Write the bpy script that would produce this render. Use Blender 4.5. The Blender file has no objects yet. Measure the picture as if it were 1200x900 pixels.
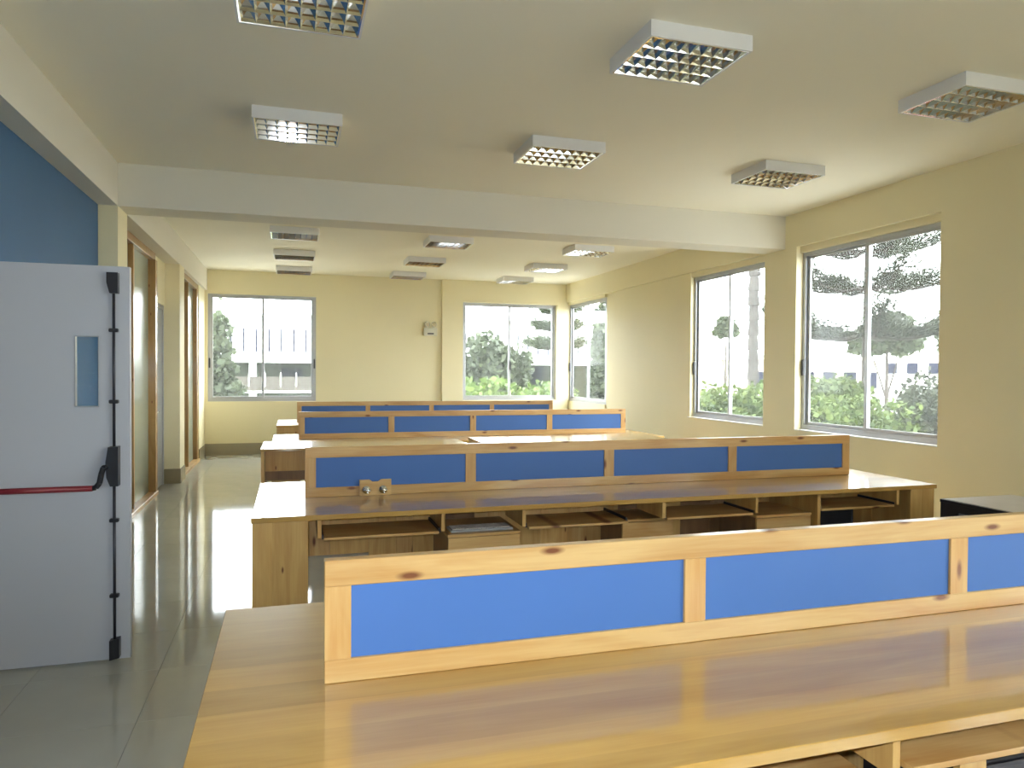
import bpy, bmesh, math, random
from mathutils import Vector, Matrix
random.seed(7)
S = bpy.context.scene
C = S.collection
PI = math.pi

# ------------------------------------------------------------------ camera
cd = bpy.data.cameras.new('camera'); cam = bpy.data.objects.new('camera', cd); C.objects.link(cam)
cd.sensor_width = 36.0; cd.lens = 36.0 * 849.25 / 1200.0; cd.clip_start = 0.05; cd.clip_end = 600
YAW, PIT, ROL = -0.29538, -0.017383, 0.006607
fw = Vector((-math.sin(YAW) * math.cos(PIT), math.cos(YAW) * math.cos(PIT), math.sin(PIT)))
rt = Vector((math.cos(YAW), math.sin(YAW), 0)); up = rt.cross(fw)
r2 = rt * math.cos(ROL) + up * math.sin(ROL); u2 = up * math.cos(ROL) - rt * math.sin(ROL)
m3 = Matrix((r2, u2, -fw)).transposed().to_4x4()
cam.matrix_world = Matrix.Translation((0, 0, 1.575)) @ m3
S.camera = cam

# ------------------------------------------------------------------ sky, flash, exposure
w = bpy.data.worlds.new('overcast_sky'); S.world = w; w.use_nodes = True
bg = w.node_tree.nodes['Background']; bg.inputs[0].default_value = (0.93, 0.97, 1.0, 1); bg.inputs[1].default_value = 16.5
fl = bpy.data.lights.new('camera_flash', 'SPOT'); fl.energy = 205; fl.color = (0.86, 0.94, 1.0)
fl.spot_size = math.radians(120); fl.spot_blend = 0.6; fl.shadow_soft_size = 0.02
flo = bpy.data.objects.new('camera_flash', fl); C.objects.link(flo)
flo.matrix_world = Matrix.Translation(Vector((0, 0, 1.575)) - r2 * 0.05 + u2 * 0.045) @ m3
S.view_settings.view_transform = 'Standard'; S.view_settings.look = 'None'
S.view_settings.gamma = 1.0; S.view_settings.exposure = 0.0; S.view_settings.use_curve_mapping = False
S.cycles.use_denoising = True
S.cycles.max_bounces = 12; S.cycles.diffuse_bounces = 8; S.cycles.glossy_bounces = 6
S.cycles.transparent_max_bounces = 16; S.cycles.caustics_reflective = False; S.cycles.caustics_refractive = False
S.cycles.sample_clamp_indirect = 8.0

# ------------------------------------------------------------------ materials
def srgb(r, g, b):
    f = lambda c: (c / 255 / 12.92) if c <= 10 else ((c / 255 + 0.055) / 1.055) ** 2.4
    return (f(r), f(g), f(b), 1)

def base(name, col, rough=0.5, metal=0.0, coat=0.0, coat_rough=0.05, spec=0.5, trans=0.0, var=0.0, vscale=3.0, bump=0.0, bscale=60.0):
    m = bpy.data.materials.new(name); m.use_nodes = True
    nt = m.node_tree; p = nt.nodes['Principled BSDF']
    p.inputs['Base Color'].default_value = col if len(col) == 4 else (*col, 1)
    p.inputs['Roughness'].default_value = rough; p.inputs['Metallic'].default_value = metal
    p.inputs['Coat Weight'].default_value = coat; p.inputs['Coat Roughness'].default_value = coat_rough
    p.inputs['Specular IOR Level'].default_value = spec; p.inputs['Transmission Weight'].default_value = trans
    if var or bump:
        tc = nt.nodes.new('ShaderNodeTexCoord')
    if var:
        n = nt.nodes.new('ShaderNodeTexNoise'); n.inputs['Scale'].default_value = vscale; n.inputs['Detail'].default_value = 4
        nt.links.new(tc.outputs['Object'], n.inputs['Vector'])
        r = nt.nodes.new('ShaderNodeMapRange'); r.inputs[1].default_value = 0.3; r.inputs[2].default_value = 0.7
        r.inputs[3].default_value = 1 - var; r.inputs[4].default_value = 1 + var
        nt.links.new(n.outputs['Fac'], r.inputs[0])
        mx = nt.nodes.new('ShaderNodeMix'); mx.data_type = 'RGBA'; mx.blend_type = 'MULTIPLY'; mx.inputs['Factor'].default_value = 1
        mx.inputs[6].default_value = p.inputs['Base Color'].default_value
        nt.links.new(r.outputs[0], mx.inputs[7]); nt.links.new(mx.outputs[2], p.inputs['Base Color'])
    if bump:
        n2 = nt.nodes.new('ShaderNodeTexNoise'); n2.inputs['Scale'].default_value = bscale; n2.inputs['Detail'].default_value = 3
        nt.links.new(tc.outputs['Object'], n2.inputs['Vector'])
        b = nt.nodes.new('ShaderNodeBump'); b.inputs['Strength'].default_value = bump; b.inputs['Distance'].default_value = 0.01
        nt.links.new(n2.outputs['Fac'], b.inputs['Height']); nt.links.new(b.outputs['Normal'], p.inputs['Normal'])
    return m

def wood(name, light, dark, knot, axis='X', coat=0.3, rough=0.4, coat_rough=0.12, knots=0.035, board=0.0, contrast=1.0, flat='Y'):
    """varnished pine, grain running along the given axis of the piece"""
    m = bpy.data.materials.new(name); m.use_nodes = True
    nt = m.node_tree; L = nt.links; N = nt.nodes.new; p = nt.nodes['Principled BSDF']
    tc = N('ShaderNodeTexCoord'); oi = N('ShaderNodeObjectInfo')
    sc = N('ShaderNodeVectorMath'); sc.operation = 'SCALE'; sc.inputs[0].default_value = (37.0, 23.0, 51.0)
    L.new(oi.outputs['Random'], sc.inputs['Scale'])
    ad = N('ShaderNodeVectorMath'); ad.operation = 'ADD'
    L.new(tc.outputs['Object'], ad.inputs[0]); L.new(sc.outputs[0], ad.inputs[1])
    def mapped(along, across):
        mp = N('ShaderNodeMapping'); s = [across] * 3; s['XYZ'.index(axis)] = along
        mp.inputs['Scale'].default_value = s; L.new(ad.outputs[0], mp.inputs['Vector']); return mp
    a = N('ShaderNodeTexNoise'); a.inputs['Scale'].default_value = 1; a.inputs['Detail'].default_value = 3; a.inputs['Distortion'].default_value = 1.2
    L.new(mapped(1.3, 9).outputs[0], a.inputs['Vector'])
    f = N('ShaderNodeTexNoise'); f.inputs['Scale'].default_value = 1; f.inputs['Detail'].default_value = 6
    L.new(mapped(5, 110).outputs[0], f.inputs['Vector'])
    mixf = N('ShaderNodeMath'); mixf.operation = 'MULTIPLY_ADD'; mixf.inputs[1].default_value = 0.35
    L.new(f.outputs['Fac'], mixf.inputs[0]); L.new(a.outputs['Fac'], mixf.inputs[2])
    cr = N('ShaderNodeValToRGB'); e = cr.color_ramp.elements
    e[0].position = 0.68 - 0.2 * contrast; e[0].color = light; e[1].position = 0.68 + 0.25 * contrast; e[1].color = dark
    L.new(mixf.outputs[0], cr.inputs[0])
    col = cr.outputs[0]
    if board:
        sp = N('ShaderNodeSeparateXYZ'); L.new(ad.outputs[0], sp.inputs[0])
        ac = 'Y' if axis == 'X' else 'X'
        dv = N('ShaderNodeMath'); dv.operation = 'DIVIDE'; dv.inputs[1].default_value = board; L.new(sp.outputs[ac], dv.inputs[0])
        fo = N('ShaderNodeMath'); fo.operation = 'FLOOR'; L.new(dv.outputs[0], fo.inputs[0])
        wn = N('ShaderNodeTexWhiteNoise'); wn.noise_dimensions = '1D'; L.new(fo.outputs[0], wn.inputs['W'])
        mr = N('ShaderNodeMapRange'); mr.inputs[3].default_value = 0.86; mr.inputs[4].default_value = 1.08; L.new(wn.outputs['Value'], mr.inputs[0])
        mb = N('ShaderNodeMix'); mb.data_type = 'RGBA'; mb.blend_type = 'MULTIPLY'; mb.inputs['Factor'].default_value = 1
        L.new(col, mb.inputs[6]); L.new(mr.outputs[0], mb.inputs[7]); col = mb.outputs[2]
    if knots:
        v = N('ShaderNodeTexVoronoi'); v.voronoi_dimensions = '2D'; v.inputs['Scale'].default_value = 1
        sv = N('ShaderNodeSeparateXYZ'); L.new(mapped(2.6, 8).outputs[0], sv.inputs[0]); cv = N('ShaderNodeCombineXYZ')
        L.new(sv.outputs[axis], cv.inputs[0]); L.new(sv.outputs[[q for q in 'XYZ' if q not in (axis, flat)][0]], cv.inputs[1]); L.new(cv.outputs[0], v.inputs['Vector'])
        sx = N('ShaderNodeSeparateColor'); L.new(v.outputs['Color'], sx.inputs[0])
        gt = N('ShaderNodeMath'); gt.operation = 'GREATER_THAN'; gt.inputs[1].default_value = 0.5; L.new(sx.outputs[0], gt.inputs[0])
        k = N('ShaderNodeMapRange'); k.inputs[1].default_value = knots * 1.2; k.inputs[2].default_value = knots * 3.2
        k.inputs[3].default_value = 1; k.inputs[4].default_value = 0; L.new(v.outputs['Distance'], k.inputs[0])
        mu = N('ShaderNodeMath'); mu.operation = 'MULTIPLY'; L.new(gt.outputs[0], mu.inputs[0]); L.new(k.outputs[0], mu.inputs[1])
        mk = N('ShaderNodeMix'); mk.data_type = 'RGBA'; L.new(mu.outputs[0], mk.inputs['Factor']); L.new(col, mk.inputs[6]); mk.inputs[7].default_value = knot
        col = mk.outputs[2]
    # every piece a slightly different tone
    tn = N('ShaderNodeMapRange'); tn.inputs[3].default_value = 0.9; tn.inputs[4].default_value = 1.07; L.new(oi.outputs['Random'], tn.inputs[0])
    mt = N('ShaderNodeMix'); mt.data_type = 'RGBA'; mt.blend_type = 'MULTIPLY'; mt.inputs['Factor'].default_value = 1
    L.new(col, mt.inputs[6]); L.new(tn.outputs[0], mt.inputs[7])
    L.new(mt.outputs[2], p.inputs['Base Color'])
    p.inputs['Roughness'].default_value = rough; p.inputs['Coat Weight'].default_value = coat; p.inputs['Coat Roughness'].default_value = coat_rough
    return m

LT, DK, KN = (0.60, 0.405, 0.17, 1), (0.45, 0.235, 0.065, 1), (0.16, 0.05, 0.015, 1)
M = {}
M['pine_x'] = wood('pine_along_x', LT, DK, KN, 'X')
M['pine_z'] = wood('pine_upright', LT, DK, KN, 'Z')
M['pine_y'] = wood('pine_along_y', LT, DK, KN, 'Y', flat='Z')
M['top'] = wood('lacquered_worktop', (0.56, 0.345, 0.092, 1), (0.45, 0.245, 0.052, 1), (0.3, 0.13, 0.04, 1), 'X', coat=0.8, rough=0.3, coat_rough=0.05, knots=0.0, board=0.14, flat='Z')
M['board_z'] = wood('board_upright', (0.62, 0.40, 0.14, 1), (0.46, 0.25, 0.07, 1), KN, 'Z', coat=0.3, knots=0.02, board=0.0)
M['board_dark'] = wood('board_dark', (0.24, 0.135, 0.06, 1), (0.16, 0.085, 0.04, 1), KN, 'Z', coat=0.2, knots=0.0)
M['door_wood'] = wood('joinery_wood', (0.40, 0.24, 0.085, 1), (0.29, 0.15, 0.045, 1), KN, 'Z', coat=0.4, rough=0.4, knots=0.02)
M['blue'] = base('blue_laminate', (0.062, 0.155, 0.42), 0.42, spec=0.25, var=0.04, vscale=1.5)
M['wall'] = base('cream_wall_paint', (0.76, 0.69, 0.455), 0.6, var=0.03, vscale=0.7, bump=0.06, bscale=90)
M['ceil'] = base('ceiling_paint', (0.85, 0.815, 0.68), 0.75, var=0.02, vscale=0.5, bump=0.05, bscale=70)
M['beam'] = base('grey_beam_paint', (0.70, 0.67, 0.58), 0.7, var=0.02, vscale=0.5, bump=0.05, bscale=70)
M['bluewall'] = base('blue_wall_paint', (0.032, 0.105, 0.22), 0.6, var=0.06, vscale=1.2)
M['skirt'] = base('skirting_tile', (0.30, 0.26, 0.17), 0.25)
M['tile'] = base('polished_floor_tile', (0.43, 0.42, 0.36), 0.06, spec=0.6, var=0.05, vscale=2.5)
M['joint'] = base('tile_joint', (0.26, 0.25, 0.21), 0.8, var=0.1, vscale=20)
M['alu'] = base('grey_aluminium', (0.40, 0.41, 0.43), 0.35, metal=0.55, var=0.03, vscale=4)
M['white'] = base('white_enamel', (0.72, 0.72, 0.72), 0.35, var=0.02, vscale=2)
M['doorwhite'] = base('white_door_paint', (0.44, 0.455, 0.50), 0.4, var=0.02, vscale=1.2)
M['greydoor'] = base('grey_door_paint', (0.34, 0.36, 0.37), 0.4, var=0.03)
M['black'] = base('black_plastic', (0.016, 0.016, 0.02), 0.35, var=0.1, vscale=10)
M['dark'] = base('dark_metal', (0.035, 0.035, 0.045), 0.4, metal=0.3, var=0.1, vscale=8)
M['red'] = base('red_bar_paint', (0.20, 0.018, 0.028), 0.4, var=0.04, vscale=5)
M['mirror'] = base('bright_louvre_aluminium', (0.82, 0.82, 0.84), 0.055, metal=1.0, var=0.04, vscale=25)
M['tube'] = base('lamp_tube_glass', (0.8, 0.8, 0.8), 0.2, var=0.01)
M['chrome'] = base('chrome', (0.85, 0.85, 0.87), 0.08, metal=1.0, var=0.02, vscale=30)
M['greytop'] = base('grey_cabinet_top', (0.50, 0.47, 0.44), 0.4, var=0.04, vscale=6)
M['greygreen'] = base('grey_green_panel', (0.16, 0.19, 0.19), 0.35, var=0.05, vscale=6)
M['keys'] = base('grey_keyboard', (0.3, 0.31, 0.32), 0.5, var=0.1, vscale=30)
M['beige'] = base('beige_plastic', (0.62, 0.60, 0.47), 0.4, var=0.02, vscale=9)
M['frost'] = base('frosted_glass', (0.50, 0.56, 0.44), 0.22, trans=0.35, spec=0.6, var=0.03, vscale=1)
M['facade'] = base('white_render', (0.8, 0.8, 0.78), 0.8, var=0.03, vscale=0.4)
M['facade2'] = base('cream_render', (0.72, 0.66, 0.54), 0.8, var=0.05, vscale=0.4)
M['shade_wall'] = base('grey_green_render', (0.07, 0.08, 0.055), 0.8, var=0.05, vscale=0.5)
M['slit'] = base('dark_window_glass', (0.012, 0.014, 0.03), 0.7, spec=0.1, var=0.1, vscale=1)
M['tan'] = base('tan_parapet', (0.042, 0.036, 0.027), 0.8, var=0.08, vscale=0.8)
M['roof'] = base('pale_roof', (0.66, 0.64, 0.6), 0.7, var=0.06, vscale=1)
M['grass'] = base('lawn', (0.05, 0.07, 0.025), 0.9, var=0.3, vscale=0.3)
M['bark'] = base('bark', (0.035, 0.028, 0.022), 0.9, var=0.3, vscale=6, bump=0.6, bscale=14)
M['palmbark'] = base('palm_bark', (0.04, 0.036, 0.032), 0.9, var=0.35, vscale=5, bump=0.7, bscale=9)

def leafmat(name, a, b):
    m = bpy.data.materials.new(name); m.use_nodes = True; nt = m.node_tree; L = nt.links
    p = nt.nodes['Principled BSDF']; p.inputs['Roughness'].default_value = 0.6; p.inputs['Specular IOR Level'].default_value = 0.3
    g = nt.nodes.new('ShaderNodeNewGeometry'); cr = nt.nodes.new('ShaderNodeValToRGB')
    cr.color_ramp.elements[0].color = a; cr.color_ramp.elements[1].color = b
    L.new(g.outputs['Random Per Island'], cr.inputs[0]); L.new(cr.outputs[0], p.inputs['Base Color'])
    t = nt.nodes.new('ShaderNodeBsdfTranslucent'); L.new(cr.outputs[0], t.inputs[0])
    mx = nt.nodes.new('ShaderNodeMixShader'); mx.inputs[0].default_value = 0.3
    L.new(p.outputs[0], mx.inputs[1]); L.new(t.outputs[0], mx.inputs[2]); L.new(mx.outputs[0], nt.nodes['Material Output'].inputs[0])
    return m
M['leaf_bright'] = leafmat('bright_leaves', (0.045, 0.08, 0.012, 1), (0.10, 0.145, 0.03, 1))
M['leaf_mid'] = leafmat('mid_leaves', (0.026, 0.05, 0.008, 1), (0.08, 0.11, 0.022, 1))
M['leaf_grey'] = leafmat('grey_green_leaves', (0.026, 0.037, 0.017, 1), (0.06, 0.075, 0.036, 1))
M['leaf_pine'] = leafmat('pine_needles', (0.011, 0.016, 0.008, 1), (0.03, 0.036, 0.016, 1))
M['flower'] = leafmat('pink_flowers', (0.30, 0.08, 0.08, 1), (0.36, 0.16, 0.15, 1))

def glassmat():
    m = bpy.data.materials.new('window_glass'); m.use_nodes = True; nt = m.node_tree; L = nt.links
    nt.nodes.remove(nt.nodes['Principled BSDF']); N = nt.nodes.new
    tr = N('ShaderNodeBsdfTransparent'); tr.inputs[0].default_value = (0.97, 0.985, 0.975, 1)
    gl = N('ShaderNodeBsdfGlossy'); gl.inputs['Roughness'].default_value = 0.0
    lw = N('ShaderNodeLayerWeight'); pw = N('ShaderNodeMath'); pw.operation = 'POWER'; pw.inputs[1].default_value = 5; L.new(lw.outputs['Facing'], pw.inputs[0])
    fr = N('ShaderNodeMath'); fr.operation = 'MULTIPLY_ADD'; fr.inputs[1].default_value = 0.6; fr.inputs[2].default_value = 0.004; L.new(pw.outputs[0], fr.inputs[0])
    mx = N('ShaderNodeMixShader'); L.new(fr.outputs[0], mx.inputs[0]); L.new(tr.outputs[0], mx.inputs[1]); L.new(gl.outputs[0], mx.inputs[2])
    # translucent veil mixed into the panes to imitate glare over the view
    tl = N('ShaderNodeBsdfTranslucent'); tl.inputs[0].default_value = (0.95, 0.97, 0.95, 1)
    nz = N('ShaderNodeTexNoise'); nz.inputs['Scale'].default_value = 2.0
    mr = N('ShaderNodeMapRange'); mr.inputs[3].default_value = 0.008; mr.inputs[4].default_value = 0.016; L.new(nz.outputs['Fac'], mr.inputs[0])
    m2 = N('ShaderNodeMixShader'); L.new(mr.outputs[0], m2.inputs[0]); L.new(mx.outputs[0], m2.inputs[1]); L.new(tl.outputs[0], m2.inputs[2])
    L.new(m2.outputs[0], nt.nodes['Material Output'].inputs[0])
    return m
M['glass'] = glassmat()

# ------------------------------------------------------------------ helpers
WL = {}                                  # world position of each object's origin
def wl(o): return WL.get(o.name, Vector((0, 0, 0)))

def box(bm, x0, x1, y0, y1, z0, z1, bev=0.0):
    r = bmesh.ops.create_cube(bm, size=1.0)
    vs = r['verts']
    bmesh.ops.scale(bm, vec=(x1 - x0, y1 - y0, z1 - z0), verts=vs)
    bmesh.ops.translate(bm, vec=((x0 + x1) / 2, (y0 + y1) / 2, (z0 + z1) / 2), verts=vs)
    if bev:
        ed = list({e for v in vs for e in v.link_edges})
        bmesh.ops.bevel(bm, geom=ed, offset=bev, segments=1, affect='EDGES')
def B(*a):
    bm = bmesh.new()
    if a: box(bm, *a)
    return bm
def cyl(bm, p0, p1, r0, r1=None, n=12):
    p0, p1 = Vector(p0), Vector(p1); d = p1 - p0
    if d.length < 1e-6: return
    q = d.to_track_quat('Z', 'Y').to_matrix().to_4x4()
    bmesh.ops.create_cone(bm, cap_ends=True, segments=n, radius1=r0, radius2=r0 if r1 is None else r1, depth=d.length,
                          matrix=Matrix.Translation((p0 + p1) / 2) @ q)
def prism(bm, pts, axis, a, b):
    """extrude an outline: pts are 2-D in the two other axes (in x,y,z order)"""
    def mk(p, t):
        if axis == 'X': return (t, p[0], p[1])
        if axis == 'Y': return (p[0], t, p[1])
        return (p[0], p[1], t)
    A = [bm.verts.new(mk(p, a)) for p in pts]; Bv = [bm.verts.new(mk(p, b)) for p in pts]
    n = len(pts); bm.faces.new(A); bm.faces.new(Bv[::-1])
    for i in range(n): bm.faces.new((A[i], Bv[i], Bv[(i + 1) % n], A[(i + 1) % n]))
    bmesh.ops.recalc_face_normals(bm, faces=bm.faces[:])

def obj(name, bm, mat, parent=None, smooth=False, loc=None):
    """bm is in world coordinates; the mesh hangs under its parent"""
    off = wl(parent) if parent else Vector(loc or (0, 0, 0))
    if off.length: bmesh.ops.translate(bm, vec=-off, verts=bm.verts[:])
    me = bpy.data.meshes.new(name); bm.to_mesh(me); bm.free()
    me.materials.append(M[mat] if isinstance(mat, str) else mat)
    if smooth:
        for p in me.polygons: p.use_smooth = True
    o = bpy.data.objects.new(name, me); C.objects.link(o)
    if parent: o.parent = parent
    else: o.location = off
    WL[o.name] = off.copy()
    return o
def tag(o, label=None, cat=None, group=None, kind=None):
    if label: o['label'] = label
    if cat: o['category'] = cat
    if group: o['group'] = group
    if kind: o['kind'] = kind
    return o
def thing(name, loc, label, cat, group=None):
    o = bpy.data.objects.new(name, None); C.objects.link(o); o.location = loc; o.empty_display_size = 0.1
    WL[o.name] = Vector(loc)
    return tag(o, label, cat, group)
def struct(name, bm, mat, parent=None):
    o = obj(name, bm, mat, parent)
    if parent is None: o['kind'] = 'structure'
    return o
def dup(root, loc, label):
    r = root.copy(); C.objects.link(r); r.location = loc; r['label'] = label
    for ch in list(root.children):
        c = ch.copy(); C.objects.link(c); c.parent = r
        for g in ch.children:
            d = g.copy(); C.objects.link(d); d.parent = c
    return r

# ------------------------------------------------------------------ room constants
XL, XG, XR = -1.632, -1.66, 5.51          # blue wall, glazed wall, right wall
YB, YF = -2.6, 14.30                      # wall behind the camera, far wall
ZC, ZB = 3.40, 3.02                       # ceiling, beam soffit
XH = -3.3                                 # far side of the hall behind the left wall

# ------------------------------------------------------------------ floor with its tiles
fl_o = struct('floor', B(XH - .2, 5.9, YB - .2, 14.8, -0.25, -0.004), 'joint')
T = 0.6
tb = bmesh.new(); box(tb, 0.001, T - 0.001, 0.001, T - 0.001, -0.012, 0.0)
t0 = obj('floor_tile', tb, 'tile', fl_o)
me_t = t0.data
first = True
for j in range(21):
    for i in range(13):
        x, y = -1.86 + i * T - 0.0, 1.75 + j * T
        if x > 5.5 or y + T > 14.42: continue
        if first: t = t0; first = False
        else:
            t = t0.copy(); C.objects.link(t); t.parent = fl_o
        t.location = (x, y, 0)
bm = B(XH, 5.5, YB, 1.7495, -0.012, -0.0005)
box(bm, XH, -1.8605, 1.7505, 14.3, -0.012, -0.0005)
tag(obj('floor_finish', bm, 'tile', fl_o), kind='stuff')

# ------------------------------------------------------------------ ceiling and beams
struct('ceiling', B(XH - .2, 5.9, YB - .2, 14.8, ZC, ZC + .25), 'ceil')
struct('trim_1', B(-1.475, XR + .02, 7.19, 7.57, ZB, ZC + .01), 'beam')                 # cross beam
struct('trim_2', B(XL - .03, -1.475, YB, YF, ZB, ZC + .01), 'beam')                    # beam along the left wall
struct('trim_3', B(-1.475, XR + .02, -0.9, -0.5, ZB, ZC + .01), 'ceil')

# ------------------------------------------------------------------ walls
bm = B(XL - .15, XL, 4.36, 7.19, 0, ZB + .02)
box(bm, XL - .15, XL, YB, 3.36, 0, ZB + .02); box(bm, XL - .15, XL, 3.36, 4.36, 2.16, ZB + .02)
struct('wall_left', bm, 'bluewall')
bm = B(XL - .15, -1.475, 7.19, 7.57, 0, ZB + .01)                                        # first pier
struct('wall_left_pier', bm, 'wall')
bm = B(-1.80, -1.475, 10.9, 11.35, 0, ZB + .01)                                          # second pier
box(bm, -1.80, -1.52, 13.45, YF + .1, 0, ZB + .02)
box(bm, -1.95, -1.80, 10.9, 11.35, 2.36, ZC)                                            # over the grey door
struct('wall_left_far', bm, 'wall')
bm = B(XH - .15, XH, YB, 14.5, 0, ZC)
struct('wall_hall', bm, 'wall')
WB = ((3.5, 5.4, 0.95, 2.95),)             # windows behind the camera
bm = B(XH - .15, 5.9, YB - .14, YB, 0, 0.95); box(bm, XH - .15, 5.9, YB - .14, YB, 2.95, ZC)
for a, b in ((XH - .15, 3.5), (5.4, 5.9)): box(bm, a, b, YB - .14, YB, .95, 2.95)
struct('wall_back', bm, 'wall')
# far wall: the left part stands proud, the corner part is set back
W1 = (-1.47, 0.446, 0.985, 2.967); W2 = (3.298, 5.323, 0.985, 2.967); YW = 14.37
bm = bmesh.new()
box(bm, XH, W1[0], YF, 14.43, 0, ZC); box(bm, W1[0], W1[1], YF, 14.43, 0, W1[2]); box(bm, W1[0], W1[1], YF, 14.43, W1[3], ZC)
box(bm, W1[1], 2.87, YF, 14.43, 0, ZC)
box(bm, 2.87, W2[0], YF - .06, 14.43, 0, ZC); box(bm, W2[0], W2[1], YF - .06, 14.43, 0, W2[2]); box(bm, W2[0], W2[1], YF - .06, 14.43, W2[3], ZC)
box(bm, W2[1], 5.665, YF - .06, 14.43, 0, ZC)
struct('wall_far', bm, 'wall')
# right wall with its windows
XW = 5.61
W3 = (7.57, 9.33, 0.93, 2.95); W4 = (5.07, 6.99, 0.93, 2.95); W5 = (12.38, 14.24, 0.965, 2.966)
WN = ((-0.7, 0.5, 0.93, 2.95), (-2.4, -1.0, 0.93, 2.95))                                # nearer windows, right of the frame
bm = bmesh.new()
box(bm, XR, 5.665, YB, YF + .1, ZB + .0, ZC)                                             # beam over the windows
for a, b in ((YB, WN[1][0]), (WN[1][1], WN[0][0]), (WN[0][1], W4[0])): box(bm, XR, 5.665, a, b, 0, ZB)
for a, b in ((W4[0], W4[1]), (W3[0], W3[1]), WN[0][:2], WN[1][:2]): box(bm, XR, 5.665, a, b, 0, 0.93)
for a, b in ((W4[0], W4[1]), (W3[0], W3[1]), (W5[0], W5[1]), WN[0][:2], WN[1][:2]): box(bm, 5.56, 5.665, a, b, 2.95 if b < 10 else 2.966, ZB)
box(bm, XR, 5.665, W4[1], W3[0], 0, ZB)                                                  # column between the windows
box(bm, 5.545, 5.665, W3[1], 12.0, 0, ZB)
box(bm, 5.60, 5.665, 12.0, W5[0], 0, ZB); box(bm, 5.575, 5.665, W5[0], W5[1], 0, W5[2]); box(bm, 5.60, 5.665, W5[1], YF + .1, 0, ZB)
struct('wall_right', bm, 'wall')
# baseboards
bm = B(XG, W1[1], YF - .012, YF, 0, .21); box(bm, W1[1], 2.87, YF - .012, YF, 0, .21); box(bm, 2.858, 5.58, YF - .072, YF - .06, 0, .21)
struct('baseboard_far', bm, 'skirt')
bm = B(-1.80, -1.463, 10.888, 10.9, 0, .2); box(bm, -1.475, -1.463, 10.9, 11.35, 0, .2)
box(bm, XL, -1.463, 7.178, 7.19, 0, .2); box(bm, -1.475, -1.463, 7.19, 7.57, 0, .2); box(bm, XL, XL + .012, 4.5, 7.178, 0, .2)
box(bm, -1.52, -1.508, 13.45, YF - .012, 0, .2)
struct('baseboard_left', bm, 'skirt')
bm = B(XR - .012, XR, YB, 9.33, 0, .2); box(bm, 5.533, 5.545, 9.33, 12.0, 0, .2)
struct('baseboard_right', bm, 'skirt')

# ------------------------------------------------------------------ windows
def window(name, axis, pos, a, b, z0, z1, latches, inward):
    """aluminium sliding window in a wall plane; a..b along the wall"""
    root = bpy.data.objects.new(name, None); C.objects.link(root); root['kind'] = 'structure'
    base_p = Vector((a, pos, z0)) if axis == 'Y' else Vector((pos, a, z0))
    root.location = base_p; WL[root.name] = base_p
    def bx(bm, u0, u1, d0, d1, w0, w1, bev=0.003):
        if axis == 'Y': box(bm, u0, u1, pos + min(d0 * inward, d1 * inward), pos + max(d0 * inward, d1 * inward), w0, w1, bev)
        else: box(bm, pos + min(d0 * inward, d1 * inward), pos + max(d0 * inward, d1 * inward), u0, u1, w0, w1, bev)
    f = 0.045
    bm = bmesh.new()
    bx(bm, a, b, -.03, .03, z0, z0 + f + .015); bx(bm, a, b, -.03, .03, z1 - f, z1)
    bx(bm, a, a + f, -.029, .029, z0, z1); bx(bm, b - f, b, -.029, .029, z0, z1)
    obj('outer_frame', bm, 'alu', root)
    mid = (a + b) / 2; s = 0.042
    for k, (u0, u1, d) in enumerate(((a + f, mid + .02, .012), (mid - .02, b - f, -.012))):
        bm = bmesh.new()
        bx(bm, u0, u0 + s, d - .011, d + .011, z0 + f, z1 - f + .002); bx(bm, u1 - s, u1, d - .011, d + .011, z0 + f, z1 - f + .002)
        bx(bm, u0, u1, d - .0105, d + .0105, z0 + f + .015, z0 + f + .015 + s * .8); bx(bm, u0, u1, d - .0105, d + .0105, z1 - f - s * .6, z1 - f + .002)
        sash = obj('sash', bm, 'alu', root)
        bm = bmesh.new(); bx(bm, u0 + s * .8, u1 - s * .8, d - .003, d + .003, z0 + f + .03, z1 - f - .015, 0)
        obj('pane', bm, 'glass', sash)
    for u in latches:
        bm = bmesh.new(); bx(bm, u - .014, u + .014, .028, .052, z0 + .62, z0 + .80, .004)
        obj('latch', bm, 'black', root)
window('window_1', 'Y', YW + .02, *W1, (W1[0] + .03, W1[1] - .03), -1)
window('window_2', 'Y', YW + .02, *W2, (4.33,), -1)
window('window_3', 'X', XW + .02, *W3, (W3[1] - .03,), -1)
window('window_4', 'X', XW + .02, *W4, (W4[1] - .03,), -1)
window('window_5', 'X', XW + .02, *W5, (W5[1] - .03,), -1)
window('window_9', 'X', XW + .02, *WN[0], (WN[0][1] - .03,), -1); window('window_10', 'X', XW + .02, *WN[1], (WN[1][1] - .03,), -1)
for i_, wb in enumerate(WB): window('window_%d' % (8 + i_), 'Y', YB - .10, *wb, (wb[0] + .03,), 1)
bm = B(XR - .008, XW - .01, W4[0], W4[1], .925, .936); box(bm, XR - .008, XW - .01, W3[0], W3[1], .925, .936)
struct('trim_4', bm, 'white')

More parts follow.
